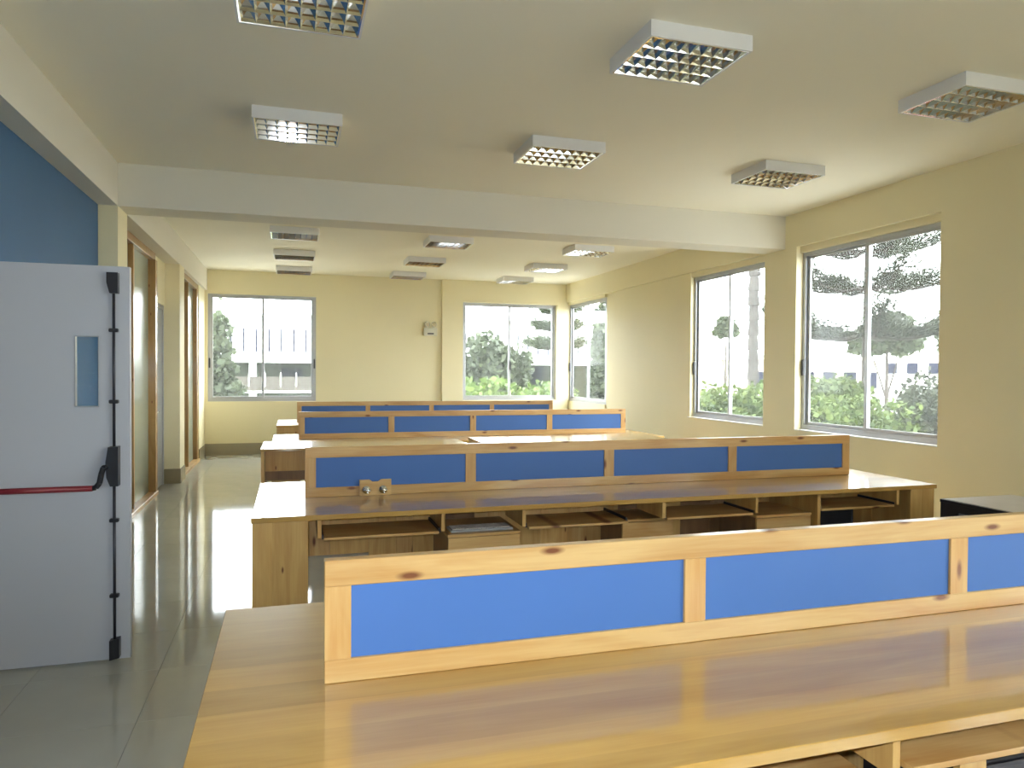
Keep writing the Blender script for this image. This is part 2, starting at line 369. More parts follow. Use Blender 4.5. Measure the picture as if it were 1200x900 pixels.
# ------------------------------------------------------------------ glazed wooden screens on the left
def screen(name, y0, y1, posts, ztop, XG=XG):
    root = bpy.data.objects.new(name, None); C.objects.link(root); root['kind'] = 'structure'
    root.location = (XG, y0, 0); WL[root.name] = Vector((XG, y0, 0))
    bm = B(XG - .12, XG + .03, y0, y1, ztop - .09, ztop, .004); obj('header', bm, 'door_wood', root)
    bm = B(XG - .12, XG + .06, y0, y1, 0, .05, .004); obj('sill', bm, 'pine_y', root)
    for (p, w_, d_) in posts:
        obj('post', B(XG - .12, XG + d_, p - w_ / 2, p + w_ / 2, .05, ztop - .09, .004), 'door_wood', root)
    for (p, w_, d_), (q, v_, e_) in zip(posts[:-1], posts[1:]):
        obj('frosted_pane', B(XG - .05, XG - .035, p + w_ / 2, q - v_ / 2, .05, ztop - .09), 'frost', root)
screen('window_6', 7.57, 10.0, [(7.60, .06, .02), (8.75, .06, .02), (9.94, .12, .05)], 3.02)
screen('window_7', 11.35, 13.45, [(11.38, .06, .0), (12.30, .05, .02), (13.36, .16, .03)], 3.02, -1.56)
# grey door between the screen and the second pier
root = bpy.data.objects.new('door_2', None); C.objects.link(root); root['kind'] = 'structure'; root.location = (-1.69, 10.0, 0); WL[root.name] = Vector((-1.69, 10.0, 0))
obj('leaf', B(-1.73, -1.69, 10.06, 10.84, 0, 2.38, .003), 'greydoor', root)
bm = B(-1.77, -1.675, 10.0, 10.06, 0, 2.44); box(bm, -1.77, -1.675, 10.84, 10.9, 0, 2.44); box(bm, -1.77, -1.675, 10.06, 10.84, 2.38, 2.44)
obj('frame', bm, 'alu', root)
bm = bmesh.new(); cyl(bm, (-1.69, 10.14, 1.02), (-1.64, 10.14, 1.02), .012); cyl(bm, (-1.64, 10.13, 1.02), (-1.64, 10.25, 1.02), .011)
obj('handle', bm, 'chrome', root, True)
bm = B(-1.80, XG, 10.0, 10.9, 2.44, ZB + .01)
struct('wall_left_over_door', bm, 'wall')

# ------------------------------------------------------------------ open fire door with its panic bar
YD = 4.33
d = bpy.data.objects.new('door_1', None); C.objects.link(d); d['kind'] = 'structure'; d.location = (-1.76, YD + .045, 0); WL[d.name] = Vector((-1.76, YD + .045, 0))
tag(d, 'white fire door standing open with red push bar and black rods')
bm = bmesh.new(); z0, z1, vx0, vx1, vz0, vz1 = 0.012, 2.122, -1.097, -0.978, 1.37, 1.75
box(bm, -1.75, vx0, YD, YD + .045, z0, z1); box(bm, vx1, -0.833, YD, YD + .045, z0, z1)
box(bm, vx0, vx1, YD, YD + .045, z0, vz0); box(bm, vx0, vx1, YD, YD + .045, vz1, z1)
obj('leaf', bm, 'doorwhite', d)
bm = bmesh.new()
for a in ((vx0, vx0 + .006, vz0, vz1), (vx1 - .006, vx1, vz0, vz1), (vx0, vx1, vz0, vz0 + .006), (vx0, vx1, vz1 - .006, vz1)):
    box(bm, a[0], a[1], YD - .004, YD + .03, a[2], a[3])
obj('bead', bm, 'alu', d)
obj('vision_panel', B(vx0 + .005, vx1 - .005, YD + .018, YD + .026, vz0 + .005, vz1 - .005), 'glass', d)
RX = -0.905
bm = bmesh.new(); prism(bm, [(RX - .03, 2.085), (RX + .024, 2.085), (RX + .024, 1.975), (RX - .016, 1.975), (RX - .03, 2.03)], 'Y', YD - .045, YD)
obj('top_latch', bm, 'black', d)
bm = bmesh.new(); prism(bm, [(RX - .022, .125), (RX + .026, .135), (RX + .026, .03), (RX - .022, .02)], 'Y', YD - .045, YD)
obj('bottom_latch', bm, 'black', d)
bm = bmesh.new(); prism(bm, [(RX - .022, 1.16), (RX + .026, 1.162), (RX + .026, .952), (RX - .012, .952), (RX - .03, 1.0), (RX - .034, 1.08)], 'Y', YD - .06, YD)
lock = obj('lock_case', bm, 'black', d)
bm = bmesh.new()
pts = [(RX - .04, 1.055), (RX - .05, 1.02), (RX - .058, .975), (RX - .075, .952), (RX - .095, .948)]
for p, q in zip(pts[:-1], pts[1:]): cyl(bm, (p[0], YD - .075, p[1]), (q[0], YD - .075, q[1]), .014, n=10)
cyl(bm, (RX - .03, YD - .055, 1.055), (RX - .04, YD - .075, 1.055), .014, n=10)
obj('lever_arm', bm, 'black', lock)
for za, zb in ((1.16, 1.985), (.12, .955)):
    bm = bmesh.new(); cyl(bm, (RX, YD - .02, za), (RX, YD - .02, zb), .0075); obj('rod', bm, 'dark', d, True)
for z in (1.78, 1.40, .765, .36):
    obj('rod_guide', B(RX - .024, RX + .022, YD - .03, YD, z - .01, z + .01, .004), 'black', d)
bm = bmesh.new(); cyl(bm, (-1.68, YD - .075, .948), (RX - .09, YD - .075, .948), .0155, n=16); obj('push_bar', bm, 'red', d, True)
obj('hinge_bracket', B(-1.74, -1.68, YD - .09, YD, .91, 1.0, .004), 'black', d)

# ------------------------------------------------------------------ ceiling lights
def make_light(loc, label):
    g = 'louvred ceiling lights'
    r = thing('ceiling_light', loc, label, 'ceiling light', g)
    x, y, z = loc; hx, hy, h = .305, .255, .085
    bm = bmesh.new(); t = .012
    box(bm, x - hx, x + hx, y - hy, y - hy + t, z - h, z); box(bm, x - hx, x + hx, y + hy - t, y + hy, z - h, z)
    box(bm, x - hx, x - hx + t, y - hy + t, y + hy - t, z - h, z); box(bm, x + hx - t, x + hx, y - hy + t, y + hy - t, z - h, z)
    box(bm, x - hx + t, x + hx - t, y - hy + t, y + hy - t, z - .012, z)
    obj('housing', bm, 'white', r)
    # mirror louvre: sloping-sided cells, wide below and narrow above
    bm = bmesh.new(); nx, ny = 8, 4; e = .02
    cx, cy = (2 * hx - 2 * e) / nx, (2 * hy - 2 * e) / ny; zb, zt = z - h + .002, z - h + .05
    for i in range(nx):
        for j in range(ny):
            x0, y0 = x - hx + e + i * cx, y - hy + e + j * cy; x1, y1 = x0 + cx, y0 + cy; kx, ky = cx * .42, cy * .165
            lo = [bm.verts.new(p) for p in ((x0, y0, zb), (x1, y0, zb), (x1, y1, zb), (x0, y1, zb))]
            rings = [lo]
            for fx, fy, fz in ((.38, .365, .5), (1, 1, 1)):
                ax, ay, az = kx * fx, ky * fy, zb + (zt - zb) * fz
                rings.append([bm.verts.new(p) for p in ((x0 + ax, y0 + ay, az), (x1 - ax, y0 + ay, az), (x1 - ax, y1 - ay, az), (x0 + ax, y1 - ay, az))])
            for ra, rb_ in zip(rings[:-1], rings[1:]):
                for k in range(4): bm.faces.new((ra[k], ra[(k + 1) % 4], rb_[(k + 1) % 4], rb_[k]))
    obj('louvre', bm, 'mirror', r)
    bm = bmesh.new()
    for a in ((x - hx + t, x + hx - t, y - hy + t, y - hy + e), (x - hx + t, x + hx - t, y + hy - e, y + hy - t)): box(bm, a[0], a[1], a[2], a[3], z - h + .001, z - h + .05)
    for a in ((x - hx + t, x - hx + e, y - hy + e, y + hy - e), (x + hx - e, x + hx - t, y - hy + e, y + hy - e)): box(bm, a[0], a[1], a[2], a[3], z - h + .001, z - h + .05)
    obj('louvre_rim', bm, 'mirror', r)
    for j in range(4):
        yy = y - hy + e + (j + .5) * cy; bm = bmesh.new(); cyl(bm, (x - hx + .02, yy, z - .024), (x + hx - .02, yy, z - .024), .008, n=8); obj('lamp_tube', bm, 'tube', r, True)
    return r
cols = (('left', .04), ('middle', 2.08), ('right', 4.18))
rows = (('nearest the camera', 'near bay', 3.66), ('just before the cross beam', 'near bay', 5.58), ('just behind the cross beam', 'far bay', 9.93), ('second behind the cross beam', 'far bay', 11.8), ('closest to the far wall', 'far bay', 13.6))
proto = None
for cn, cx in cols:
    for rn, bay, ry in rows:
        lab = 'square white louvred ceiling light, %s row, %s' % (cn, rn)
        if proto is None: proto = make_light((cx, ry, ZC), lab)
        else: dup(proto, (cx, ry, ZC), lab)

# ------------------------------------------------------------------ partitions with blue panels
ZD, ZT, ZPT, ZPB = .75, 1.075, 1.006, .812
def partition(y, label):
    r = thing('desk_partition', (.08, y, ZD), label, 'desk divider', 'blue panelled desk dividers')
    X0, X1, th = .083, 4.362, .036
    obj('top_rail', B(X0, X1, y, y + th, ZPT, ZT, .002), 'pine_x', r)
    obj('bottom_rail', B(X0, X1, y, y + th, ZD + .0005, ZPB, .002), 'pine_x', r)
    ps = [(X0, .152), (1.147, 1.220), (2.185, 2.262), (3.225, 3.300), (4.295, X1)]
    for a, b in ps: obj('post', B(a, b, y + .0006, y + th - .0006, ZPB, ZPT, .0015), 'pine_z', r)
    for (a, b), (c, e) in zip(ps[:-1], ps[1:]): obj('blue_panel', B(b, c, y + .010, y + th - .010, ZPB, ZPT), 'blue', r)
    return r
P1, P2, P3, P4 = 1.946, 4.85, 9.0, 11.88
partition(P1, 'blue panelled pine desk divider on the nearest desk row')
partition(P2, 'blue panelled pine desk divider on the second desk row')
partition(P3, 'blue panelled pine desk divider behind the two raised tables')
partition(P4, 'blue panelled pine desk divider nearest the far wall')

# ------------------------------------------------------------------ desks
DX0, DX1 = -.215, 4.625
def desk(yf, yp, yb, label, fit=True, seed=1, up=0.0, runner='dark', low=.24):
    rnd = random.Random(seed)
    r = thing('computer_desk', (DX0, yf, 0), label, 'desk', 'long pine computer desks')
    obj('worktop', B(DX0, DX1, yf, yb, ZD - .03, ZD, .002), 'top', r)
    for x0, x1 in ((DX0 + .005, DX0 + .03), (DX1 - .03, DX1 - .005)):
        obj('end_panel', B(x0, x1, yf + .05, yb - .01, .0, ZD - .03, .001), 'board_z', r)
    # front panels of upright boards at both ends
    for xs in ((DX0 + .005, -.103, .092), (4.40, 4.51, DX1 - .005)):
        for a, b in zip(xs[:-1], xs[1:]): obj('front_board', B(a, b, yf + .02, yf + .045, .0, ZD - .03, .001), 'board_z', r)
    # modesty panel under the divider, upright boards of different tones
    x = DX0 + .03
    while x < DX1 - .031:
        w_ = rnd.uniform(.11, .26); x2 = min(x + w_, DX1 - .03)
        if DX1 - .03 - x2 < .06: x2 = DX1 - .03
        mt = 'board_dark' if rnd.random() < .14 else ('pine_z' if rnd.random() < .3 else 'board_z')
        obj('modesty_board', B(x + .0006, x2 - .0006, yp + .0, yp + .022 + rnd.uniform(0, .001), .37 if x < .3 else low, ZD - .03, .001), mt, r)  # boards past the left end lengthened to block bright floor reflections
        x = x2
    if not fit: return r
    for x0, x1 in ((.144, .167), (.867, .888), (1.381, 1.404), (2.357, 2.383), (3.077, 3.098), (4.294, 4.318)):
        obj('tray_bracket', B(x0, x1, yf + .045, yf + .42, .605, ZD - .03, .001), 'board_z', r)
    obj('divider', B(3.595, 3.622, yf + .05, yp, .0, ZD - .03, .001), 'board_z', r)
    for x0, x1, pull in ((.168, .866, 0), (1.405, 2.11, -.03), (2.384, 3.076, 0), (3.623, 4.293, 0)):
        tr = obj('keyboard_tray', B(x0 + .012, x1 - .012, yf + .05 + pull, yf + .42 + pull, .590 + up, .606 + up, .001), 'pine_x', r)
        for xx in (x0 + .001, x1 - .011):
            obj('tray_runner', B(xx, xx + .010, yf + .06, yf + .42, .596 + up, .622 + up), runner, tr)
    return r
desk(1.335, P1, 2.65, 'long pine computer desk of the nearest row, filling the foreground', seed=3, up=.032, runner='greygreen', low=.08)
d1 = [o for o in C.objects if o.name == 'computer_desk'][0]
obj('divider', B(1.612, 1.70, 1.40, 1.42, 0, .615, .001), 'board_z', d1)
desk(4.25, P2, 5.57, 'long pine computer desk of the second row with keyboard trays', seed=5)
desk(8.40, P3, 9.70, 'long pine computer desk of the third row behind raised tables', fit=False, seed=8)
desk(11.28, P4, 12.60, 'long pine computer desk of the row nearest the far wall', fit=False, seed=9)

def cabinet(x0, x1, yf, yb, zt, label, door=True):
    r = thing('desk_cabinet', (x0, yf, 0), label, 'cabinet', 'wooden cabinets under the desks')
    bm = B(x0, x0 + .018, yf + .02, yb, .02, zt - .018); box(bm, x1 - .018, x1, yf + .02, yb, .02, zt - .018)
    box(bm, x0, x1, yb - .012, yb, .02, zt - .018); box(bm, x0 + .018, x1 - .018, yf + .02, yb - .012, 0, .04)
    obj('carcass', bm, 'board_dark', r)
    obj('top_board', B(x0 - .003, x1 + .003, yf, yb, zt - .018, zt, .001), 'pine_x', r)
    dr = obj('door', B(x0 + .002, x1 - .002, yf + .002, yf + .0195, .05, zt - .022, .001), 'pine_x', r)
    bm = bmesh.new(); cyl(bm, (x1 - .05, yf + .002, zt - .24), (x1 - .05, yf - .018, zt - .24), .011); obj('knob', bm, 'chrome', dr, True)
    return r
for yf, nm in ((1.335, 'nearest'), (4.25, 'second')):
    cabinet(.915, 1.375, yf + .07, yf + .55, .575, 'wooden cabinet left of the %s desk row\'s middle tray' % nm)
    cabinet(2.15, 2.54, yf + .22, yf + .58, .57, 'wooden cabinet at the middle of the %s desk row' % nm)
    cabinet(3.12, 3.575, yf + .09, yf + .55, .575, 'wooden cabinet beside the full height board of the %s desk row' % nm)

# computer towers standing under the desks
def tower(x, y, label, h=.565):
    r = thing('computer_tower', (x, y, 0), label, 'computer', 'black computer towers')
    obj('case', B(x, x + .19, y + .02, y + .42, .012, h, .004), 'black', r)
    obj('front_panel', B(x + .004, x + .186, y, y + .02, .014, h - .002, .006), 'dark', r)
    obj('drive_flap', B(x + .02, x + .17, y - .004, y, h - .08, h - .04, .001), 'black', r)
    obj('drive_flap', B(x + .02, x + .17, y - .004, y, h - .13, h - .09, .001), 'black', r)
    bm = bmesh.new(); cyl(bm, (x + .05, y - .006, h - .16), (x + .05, y, h - .16), .013); obj('power_button', bm, 'chrome', r, True)
    bm = bmesh.new()
    for px in (x + .03, x + .16):
        for py in (y + .05, y + .39): cyl(bm, (px, py, 0), (px, py, .012), .012)
    obj('foot', bm, 'black', r)
    return r
tw = tower(4.07, 4.47, 'black computer tower turned sideways under the right end of the second row'); tw.rotation_euler.z = PI / 2
tower(1.712, 1.41, 'black computer tower under the nearest desk at the bottom right')
k = thing('keyboard', (.93, 4.34, .575), 'grey keyboard lying on a cabinet under the second desk row', 'keyboard')
obj('tray_base', B(.94, 1.34, 4.36, 4.50, .5755, .592, .004), 'keys', k)
bm = bmesh.new()
for i in range(14):
    for j in range(5): box(bm, .955 + i * .0265, .977 + i * .0265, 4.372 + j * .024, 4.392 + j * .024, .592, .598)
tag(obj('keys', bm, 'greytop', k), kind='stuff')

# small wooden plate with two chrome knobs at the second divider
r = thing('knob_plate', (.42, P2 - .035, ZD), 'small notched wooden plate with two chrome knobs against the second divider', 'wooden plate')
x0, x1 = .428, .635; zt = .855
bm = bmesh.new(); prism(bm, [(x0, ZD + .001), (x1, ZD + .001), (x1, zt), (x1 - .065, zt), (x1 - .085, zt - .014), (x0 + .085, zt - .014), (x0 + .065, zt), (x0, zt)], 'Y', P2 - .022, P2 - .001)
obj('plate', bm, 'pine_x', r)
for xx in (.472, .580):
    bm = bmesh.new(); y = P2 - .022
    cyl(bm, (xx, y, .790), (xx, y - .01, .790), .026, n=16); cyl(bm, (xx, y - .01, .790), (xx, y - .04, .788), .010)
    cyl(bm, (xx - .022, y - .04, .796), (xx + .022, y - .044, .786), .009); cyl(bm, (xx, y - .035, .79), (xx + .004, y - .05, .772), .008, .005)
    obj('knob', bm, 'chrome', r, True)

# ------------------------------------------------------------------ two raised tables behind the second row
def raised_table(x0, x1, label):
    yf, yb, zt = 6.60, 7.30, .89
    r = thing('raised_table', (x0, yf, 0), label, 'table', 'raised tables behind the second row')
    obj('table_top', B(x0, x1, yf, yb, zt - .024, zt, .002), 'top', r)
    for a, b in ((x0 + .004, x0 + .03), (x1 - .03, x1 - .004)): obj('side_panel', B(a, b, yf + .01, yb - .01, 0, zt - .024, .001), 'board_z', r)
    n = 6; wd = (x1 - x0 - .06) / n
    for i in range(n): obj('back_board', B(x0 + .03 + i * wd + .0006, x0 + .03 + (i + 1) * wd - .0006, yf + .30, yf + .32, .655, zt - .024, .001), 'board_z', r)
    obj('gap_shade_strip', B(x0 + .03, x1 - .03, yf + .30, yf + .32, .57, .6545, .001), 'board_dark', r)  # dark strip added in place of the shadowed gap below the back boards
    obj('shelf', B(x0 + .03, x1 - .03, yf + .32, yb - .02, .40, .42, .001), 'board_z', r)
    return r
raised_table(-.256, 1.60, 'glossy raised wooden table left, behind the second divider')
raised_table(1.75, 3.74, 'glossy raised wooden table right, behind the second divider')

# ------------------------------------------------------------------ black cabinet by the right wall
x0, x1, y0, y1, zt = 4.14, 4.77, 3.15, 3.775, .745
r = thing('equipment_cabinet', (x0, y0, 0), 'black metal equipment cabinet with grey top near the right wall', 'cabinet')
bm = bmesh.new(); t = .03
for a, b in ((x0, x0 + t), (x1 - t, x1)):
    for c, e in ((y0, y0 + .035), (y1 - .13, y1)): box(bm, a, b, c, e, .03, zt - .02)
for z0, z1 in ((.03, .08), (zt - .07, zt - .02)):
    box(bm, x0, x0 + t, y0 + .035, y1 - .13, z0, z1); box(bm, x1 - t, x1, y0 + .035, y1 - .13, z0, z1)
    box(bm, x0 + t, x1 - t, y0, y0 + .03, z0, z1); box(bm, x0 + t, x1 - t, y1 - .03, y1, z0, z1)
obj('frame', bm, 'black', r)
obj('top_tray', B(x0 - .004, x1 + .004, y0 - .004, y1 + .004, zt - .02, zt, .002), 'black', r)
obj('top_panel', B(x0 + .014, x1 - .014, y0 + .012, y1 - .014, zt, zt + .003, .001), 'greytop', r, )
for a, b in ((x0 + .010, x0 + .016), (x1 - .016, x1 - .010)): obj('side_panel', B(a, b, y0 + .035, y1 - .13, .08, zt - .07), 'greygreen', r)
obj('back_panel', B(x0 + t, x1 - t, y1 - .02, y1 - .012, .08, zt - .07), 'dark', r)
obj('front_door', B(x0 + t, x1 - t, y0 + .01, y0 + .02, .08, zt - .07), 'greygreen', r)
bm = bmesh.new()
for px in (x0 + .05, x1 - .05):
    for py in (y0 + .05, y1 - .06): cyl(bm, (px, py, 0), (px, py, .03), .022)
obj('foot', bm, 'black', r)

# ------------------------------------------------------------------ emergency light on the far wall
r = thing('emergency_light', (2.64, YF, 2.28), 'beige twin lamp emergency light on the far wall', 'emergency light')
obj('body', B(2.50, 2.77, YF - .075, YF, 2.27, 2.43, .008), 'beige', r)
obj('label_strip', B(2.575, 2.70, YF - .078, YF - .074, 2.30, 2.325), 'dark', r)
for xx in (2.56, 2.69):
    bm = bmesh.new(); cyl(bm, (xx, YF - .04, 2.43), (xx, YF - .04, 2.47), .014)
    cyl(bm, (xx, YF - .02, 2.50), (xx + .01, YF - .085, 2.495), .035, .06, n=18)
    h = obj('lamp_head', bm, 'beige', r)
    bm = bmesh.new(); cyl(bm, (xx + .01, YF - .0855, 2.495), (xx + .0115, YF - .092, 2.494), .052, .045, n=18)
    obj('lens', bm, 'mirror', h)

# ------------------------------------------------------------------ outside: ground and buildings
ZG = -3.3
M['bounce_paving'] = base('pale_bounce_paving', (0.30, 0.29, 0.27), 0.9, var=0.1, vscale=0.4)  # outside ground made pale to bounce daylight up to the ceiling
struct('floor_outside', B(-120, 160, 42, 200, ZG - .3, ZG), 'grass')
bm = B(-120, 160, 14.6, 42, ZG - .3, ZG)
struct('floor_outside_far', bm, 'bounce_paving')
bm = B(6.2, 160, -60, 14.6, ZG - .3, ZG); box(bm, -120, 6.2, -60, -3.2, ZG - .3, ZG)
struct('floor_outside_right', bm, 'bounce_paving')

YBL = 60.0
r = thing('lecture_building', (15, YBL, ZG), 'long white building with narrow slit windows beyond the far windows', 'building')
bm = B(-26, 46, YBL, YBL + 12, 2.28, 5.75)
obj('upper_storey', bm, 'facade', r)
bm = B(-26, 46, YBL - .3, YBL, 2.14, 2.30); obj('floor_edge', bm, 'facade', r)
obj('roof_edge', B(-26.2, 46.2, YBL - .25, YBL + 12.2, 5.75, 5.95), 'facade', r)
s0 = None
x = -8.2
while x < 45:
    if s0 is None:
        bm = B(x - .07, x + .07, YBL - .02, YBL + .1, 2.95, 4.80)
        s0 = obj('slit_window', bm, 'slit', r); xs0 = x
    else:
        c = s0.copy(); C.objects.link(c); c.parent = r; c.location = (x - xs0, 0, 0)
    x += .93
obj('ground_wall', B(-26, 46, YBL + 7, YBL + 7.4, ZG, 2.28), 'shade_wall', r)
c0 = None
for x in (-22, -16.2, -9.4, -2.9, 4.5, 11, 16, 22.3, 28.5, 34, 40):
    if c0 is None: c0 = obj('column', B(x - .27, x + .27, YBL + .1, YBL + .65, ZG, 2.2), 'facade', r); xc0 = x
    else:
        c = c0.copy(); C.objects.link(c); c.parent = r; c.location = (x - xc0, 0, 0)
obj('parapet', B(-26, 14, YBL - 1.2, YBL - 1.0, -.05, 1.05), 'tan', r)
obj('parapet_band', B(-26, 14, YBL - 1.3, YBL - .9, -.2, -.05), 'facade', r)
p0 = None; x = -7.7
while x < 13:
    if p0 is None: p0 = obj('parapet_post', B(x - .035, x + .035, YBL - 1.3, YBL - 1.2, .3, 1.35), 'facade', r); xp0 = x
    else:
        c = p0.copy(); C.objects.link(c); c.parent = r; c.location = (x - xp0, 0, 0)
    x += 1.15
for x0, x1, z0, z1 in ((-.9, 0.0, .75, 1.75), (.1, .9, .75, 1.75), (18.4, 19.5, -.2, 1.4), (21.6, 23.5, -1, 2.0), (24.5, 25.6, -.5, 1.6), (36.6, 37.6, .8, 1.9), (29, 30, .6, 1.8)):
    obj('lower_window', B(x0, x1, YBL + 6.93, YBL + 7.05, z0, z1), 'slit', r)

r = thing('hall_building', (40, 52, ZG), 'low cream building with pale pitched roof beyond the right windows', 'building')
bm = B(33, 45, 47, 57, ZG, 2.6); obj('walls', bm, 'facade2', r)
bm = bmesh.new(); prism(bm, [(46, 2.6), (58, 2.6), (58, 2.9), (52, 4.9), (46, 2.9)], 'X', 32.5, 45.5); obj('roof', bm, 'roof', r)
for i in range(6): obj('window', B(33.6 + i * 2, 34.8 + i * 2, 46.95, 47.1, .4, 1.7), 'slit', r)
r = thing('white_building', (62, 52, ZG), 'pale two storey building behind the pine, seen through the right window', 'building')
obj('walls', B(55, 70, 40, 60, ZG, 3.3), 'facade', r)
obj('roof', B(54.6, 70.4, 39.6, 60.4, 3.3, 3.6), 'roof', r)
for i in range(8): obj('window', B(54.93, 55.05, 40.8 + i * 2.4, 42 + i * 2.4, 1.6, 2.6), 'slit', r)

# ------------------------------------------------------------------ trees
def leaves(name, blobs, n, size, mat, parent, rnd, shell=.55, aspect=1.6):
    vs, fs = [], []
    tot = sum(b[3] * b[4] * b[5] for b in blobs)
    off = wl(parent)
    for (bx_, by_, bz_, rx, ry, rz) in blobs:
        for _ in range(int(n * rx * ry * rz / tot) + 1):
            d_ = Vector((rnd.gauss(0, 1), rnd.gauss(0, 1), rnd.gauss(0, 1))).normalized()
            q = rnd.uniform(shell, 1.0) * (1 + .12 * math.sin(7 * d_.x + 3 * bx_) * math.sin(6 * d_.z + by_))
            c = Vector((bx_ + d_.x * rx * q, by_ + d_.y * ry * q, bz_ + d_.z * rz * q)) - off
            a = Vector((rnd.gauss(0, 1), rnd.gauss(0, 1), rnd.gauss(0, 1))).normalized(); b = a.cross(Vector((rnd.gauss(0, 1), rnd.gauss(0, 1), rnd.gauss(0, 1)))).normalized()
            s = size * rnd.uniform(.6, 1.3); a *= s * aspect * .5; b *= s * .5
            i = len(vs); vs += [c - a, c + b, c + a, c - b]; fs.append((i, i + 1, i + 2, i + 3))
    me = bpy.data.meshes.new(name); me.from_pydata(vs, [], fs); me.materials.append(M[mat])
    o = bpy.data.objects.new(name, me); C.objects.link(o); o.parent = parent; WL[o.name] = off.copy(); o['kind'] = 'stuff'
    return o
def tree(name, loc, blobs, n, size, mat, label, cat, trunk=.12, seed=1, group=None, limbs=4):
    """blobs are given relative to the foot of the trunk"""
    rnd = random.Random(seed)
    r = thing(name, loc, label, cat, group)
    L = Vector(loc)
    bl = [(L.x + b[0], L.y + b[1], L.z + b[2], b[3], b[4], b[5]) for b in blobs]
    bm = bmesh.new()
    top = max(b[2] for b in blobs)
    cyl(bm, L - Vector((0, 0, .05)), L + Vector((0, 0, top * .85)), trunk, trunk * .35, 9)
    for b in bl[:10]:
        cyl(bm, L + Vector((0, 0, (b[2] - L.z) * .45)), (b[0], b[1], b[2]), trunk * .4, trunk * .12, 6)
    obj('trunk', bm, 'bark', r)
    leaves('foliage', bl, n, size, mat, r, rnd)
    return r
def clump(rnd, x0, x1, y0, y1, z0, z1, rmin, rmax, n):
    out = []
    for _ in range(n):
        q = rnd.uniform(rmin, rmax); out.append((rnd.uniform(x0, x1), rnd.uniform(y0, y1), rnd.uniform(z0, z1), q, q, q * .85))
    return out
rg = random.Random(11)
def cone_blobs(h, w_, z0, n=9):
    out = []
    for i in range(n):
        t = i / (n - 1); q = w_ * (math.sin(PI * min(1, .12 + t * .88)) ** .7) * .75 + .1
        out.append((rg.uniform(-.12, .12) * w_, rg.uniform(-.12, .12) * w_, z0 + t * h, q, q, h / n * .9))
    return out
# positions are filled in from the view lines measured in the photograph
tree('cypress_tree', (-2.75, 30, ZG), cone_blobs(6.2, 1.15, 1.0), 5200, .2, 'leaf_grey', 'grey green conical tree at the left of the far left window', 'tree', .16, 2)
tree('broad_tree', (9.4, 34, ZG), [(0, 0, 4.6, 1.7, 1.5, 1.6), (-.9, .2, 3.4, 1.3, 1.2, 1.3), (.9, 0, 5.0, 1.2, 1.1, 1.2), (-.4, 0, 5.8, 1.1, 1.1, 1.0), (1.0, 0, 3.3, 1.3, 1.2, 1.2), (.2, 0, 2.5, 1.6, 1.3, 1.0), (-1.6, 0, 4.7, .9, .9, .9)], 6000, .22, 'leaf_grey', 'large grey green tree behind the bright hedge, middle window', 'tree', .2, 3)

rb = random.Random(21)
tree('leafy_hedge', (6.6, 22, ZG), clump(rb, -2.2, 2.2, -.7, .9, 3.3, 4.0, .75, 1.0, 16) + clump(rb, -2.4, 2.4, -.6, .8, 1.0, 2.6, .8, 1.1, 10) + [(-.4, -.2, 4.15, .75, .7, .6), (-1.0, 0, 4.1, .6, .6, .6)], 9000, .15, 'leaf_bright', 'bright light green leafy hedge seen through the middle window', 'hedge', .1, 4)
tree('cypress_tree', (11.55, 26, ZG), cone_blobs(6.8, .62, .9, 11), 5200, .15, 'leaf_grey', 'slim dark conical tree seen through the corner window', 'tree', .14, 5)
tree('spreading_shrub', (10.0, 14, ZG), clump(rb, -1.1, 1.2, -.7, .8, 3.2, 4.1, .6, .85, 16) + clump(rb, -1.7, 1.3, -.8, .8, 2.2, 3.6, .7, 1.0, 12), 24000, .10, 'leaf_mid', 'tall green leafy shrub below the palm trunk', 'shrub', .1, 6)
tree('small_tree', (26.3, 40, ZG), [(0, 0, 7.9, .65, .6, .6), (-.35, 0, 7.5, .5, .5, .4), (.4, 0, 7.5, .45, .5, .4)], 700, .26, 'leaf_grey', 'small distant tree rising behind the white building', 'tree', .12, 7)
# palm: a ringed trunk that leaves the window at the top, crown above
r = thing('palm_tree', (11.33, 16, ZG), 'tall grey ringed palm trunk outside the right hand windows', 'tree')
bm = bmesh.new(); zz = ZG - .05; k = 0
while zz < 7.2:
    rr = .115 + .02 * (k % 2) + rb.uniform(-.008, .008); cyl(bm, (11.33 + .01 * math.sin(k), 16, zz), (11.33 + .01 * math.sin(k + 1), 16, zz + .2), rr + .02, rr, 11); zz += .19; k += 1
obj('trunk', bm, 'palmbark', r)
for i in range(14):
    a = i * 2 * PI / 14; bm = bmesh.new(); prev = Vector((11.33, 16, 7.2))
    for j in range(1, 7):
        t = j / 6; p = Vector((11.33 + math.cos(a) * 2.1 * t, 16 + math.sin(a) * 2.1 * t, 7.2 + 1.0 * t - 2.2 * t * t))
        cyl(bm, prev, p, .025, .02, 5)
        for s_ in (-1, 1):
            sd = Vector((-math.sin(a), math.cos(a), -.5)) * s_ * .38; sd.z = -.3
            q = [bm.verts.new(v) for v in (prev, p, p + sd, prev + sd)]; bm.faces.new(q)
        prev = p
    obj('frond', bm, 'leaf_mid', r)

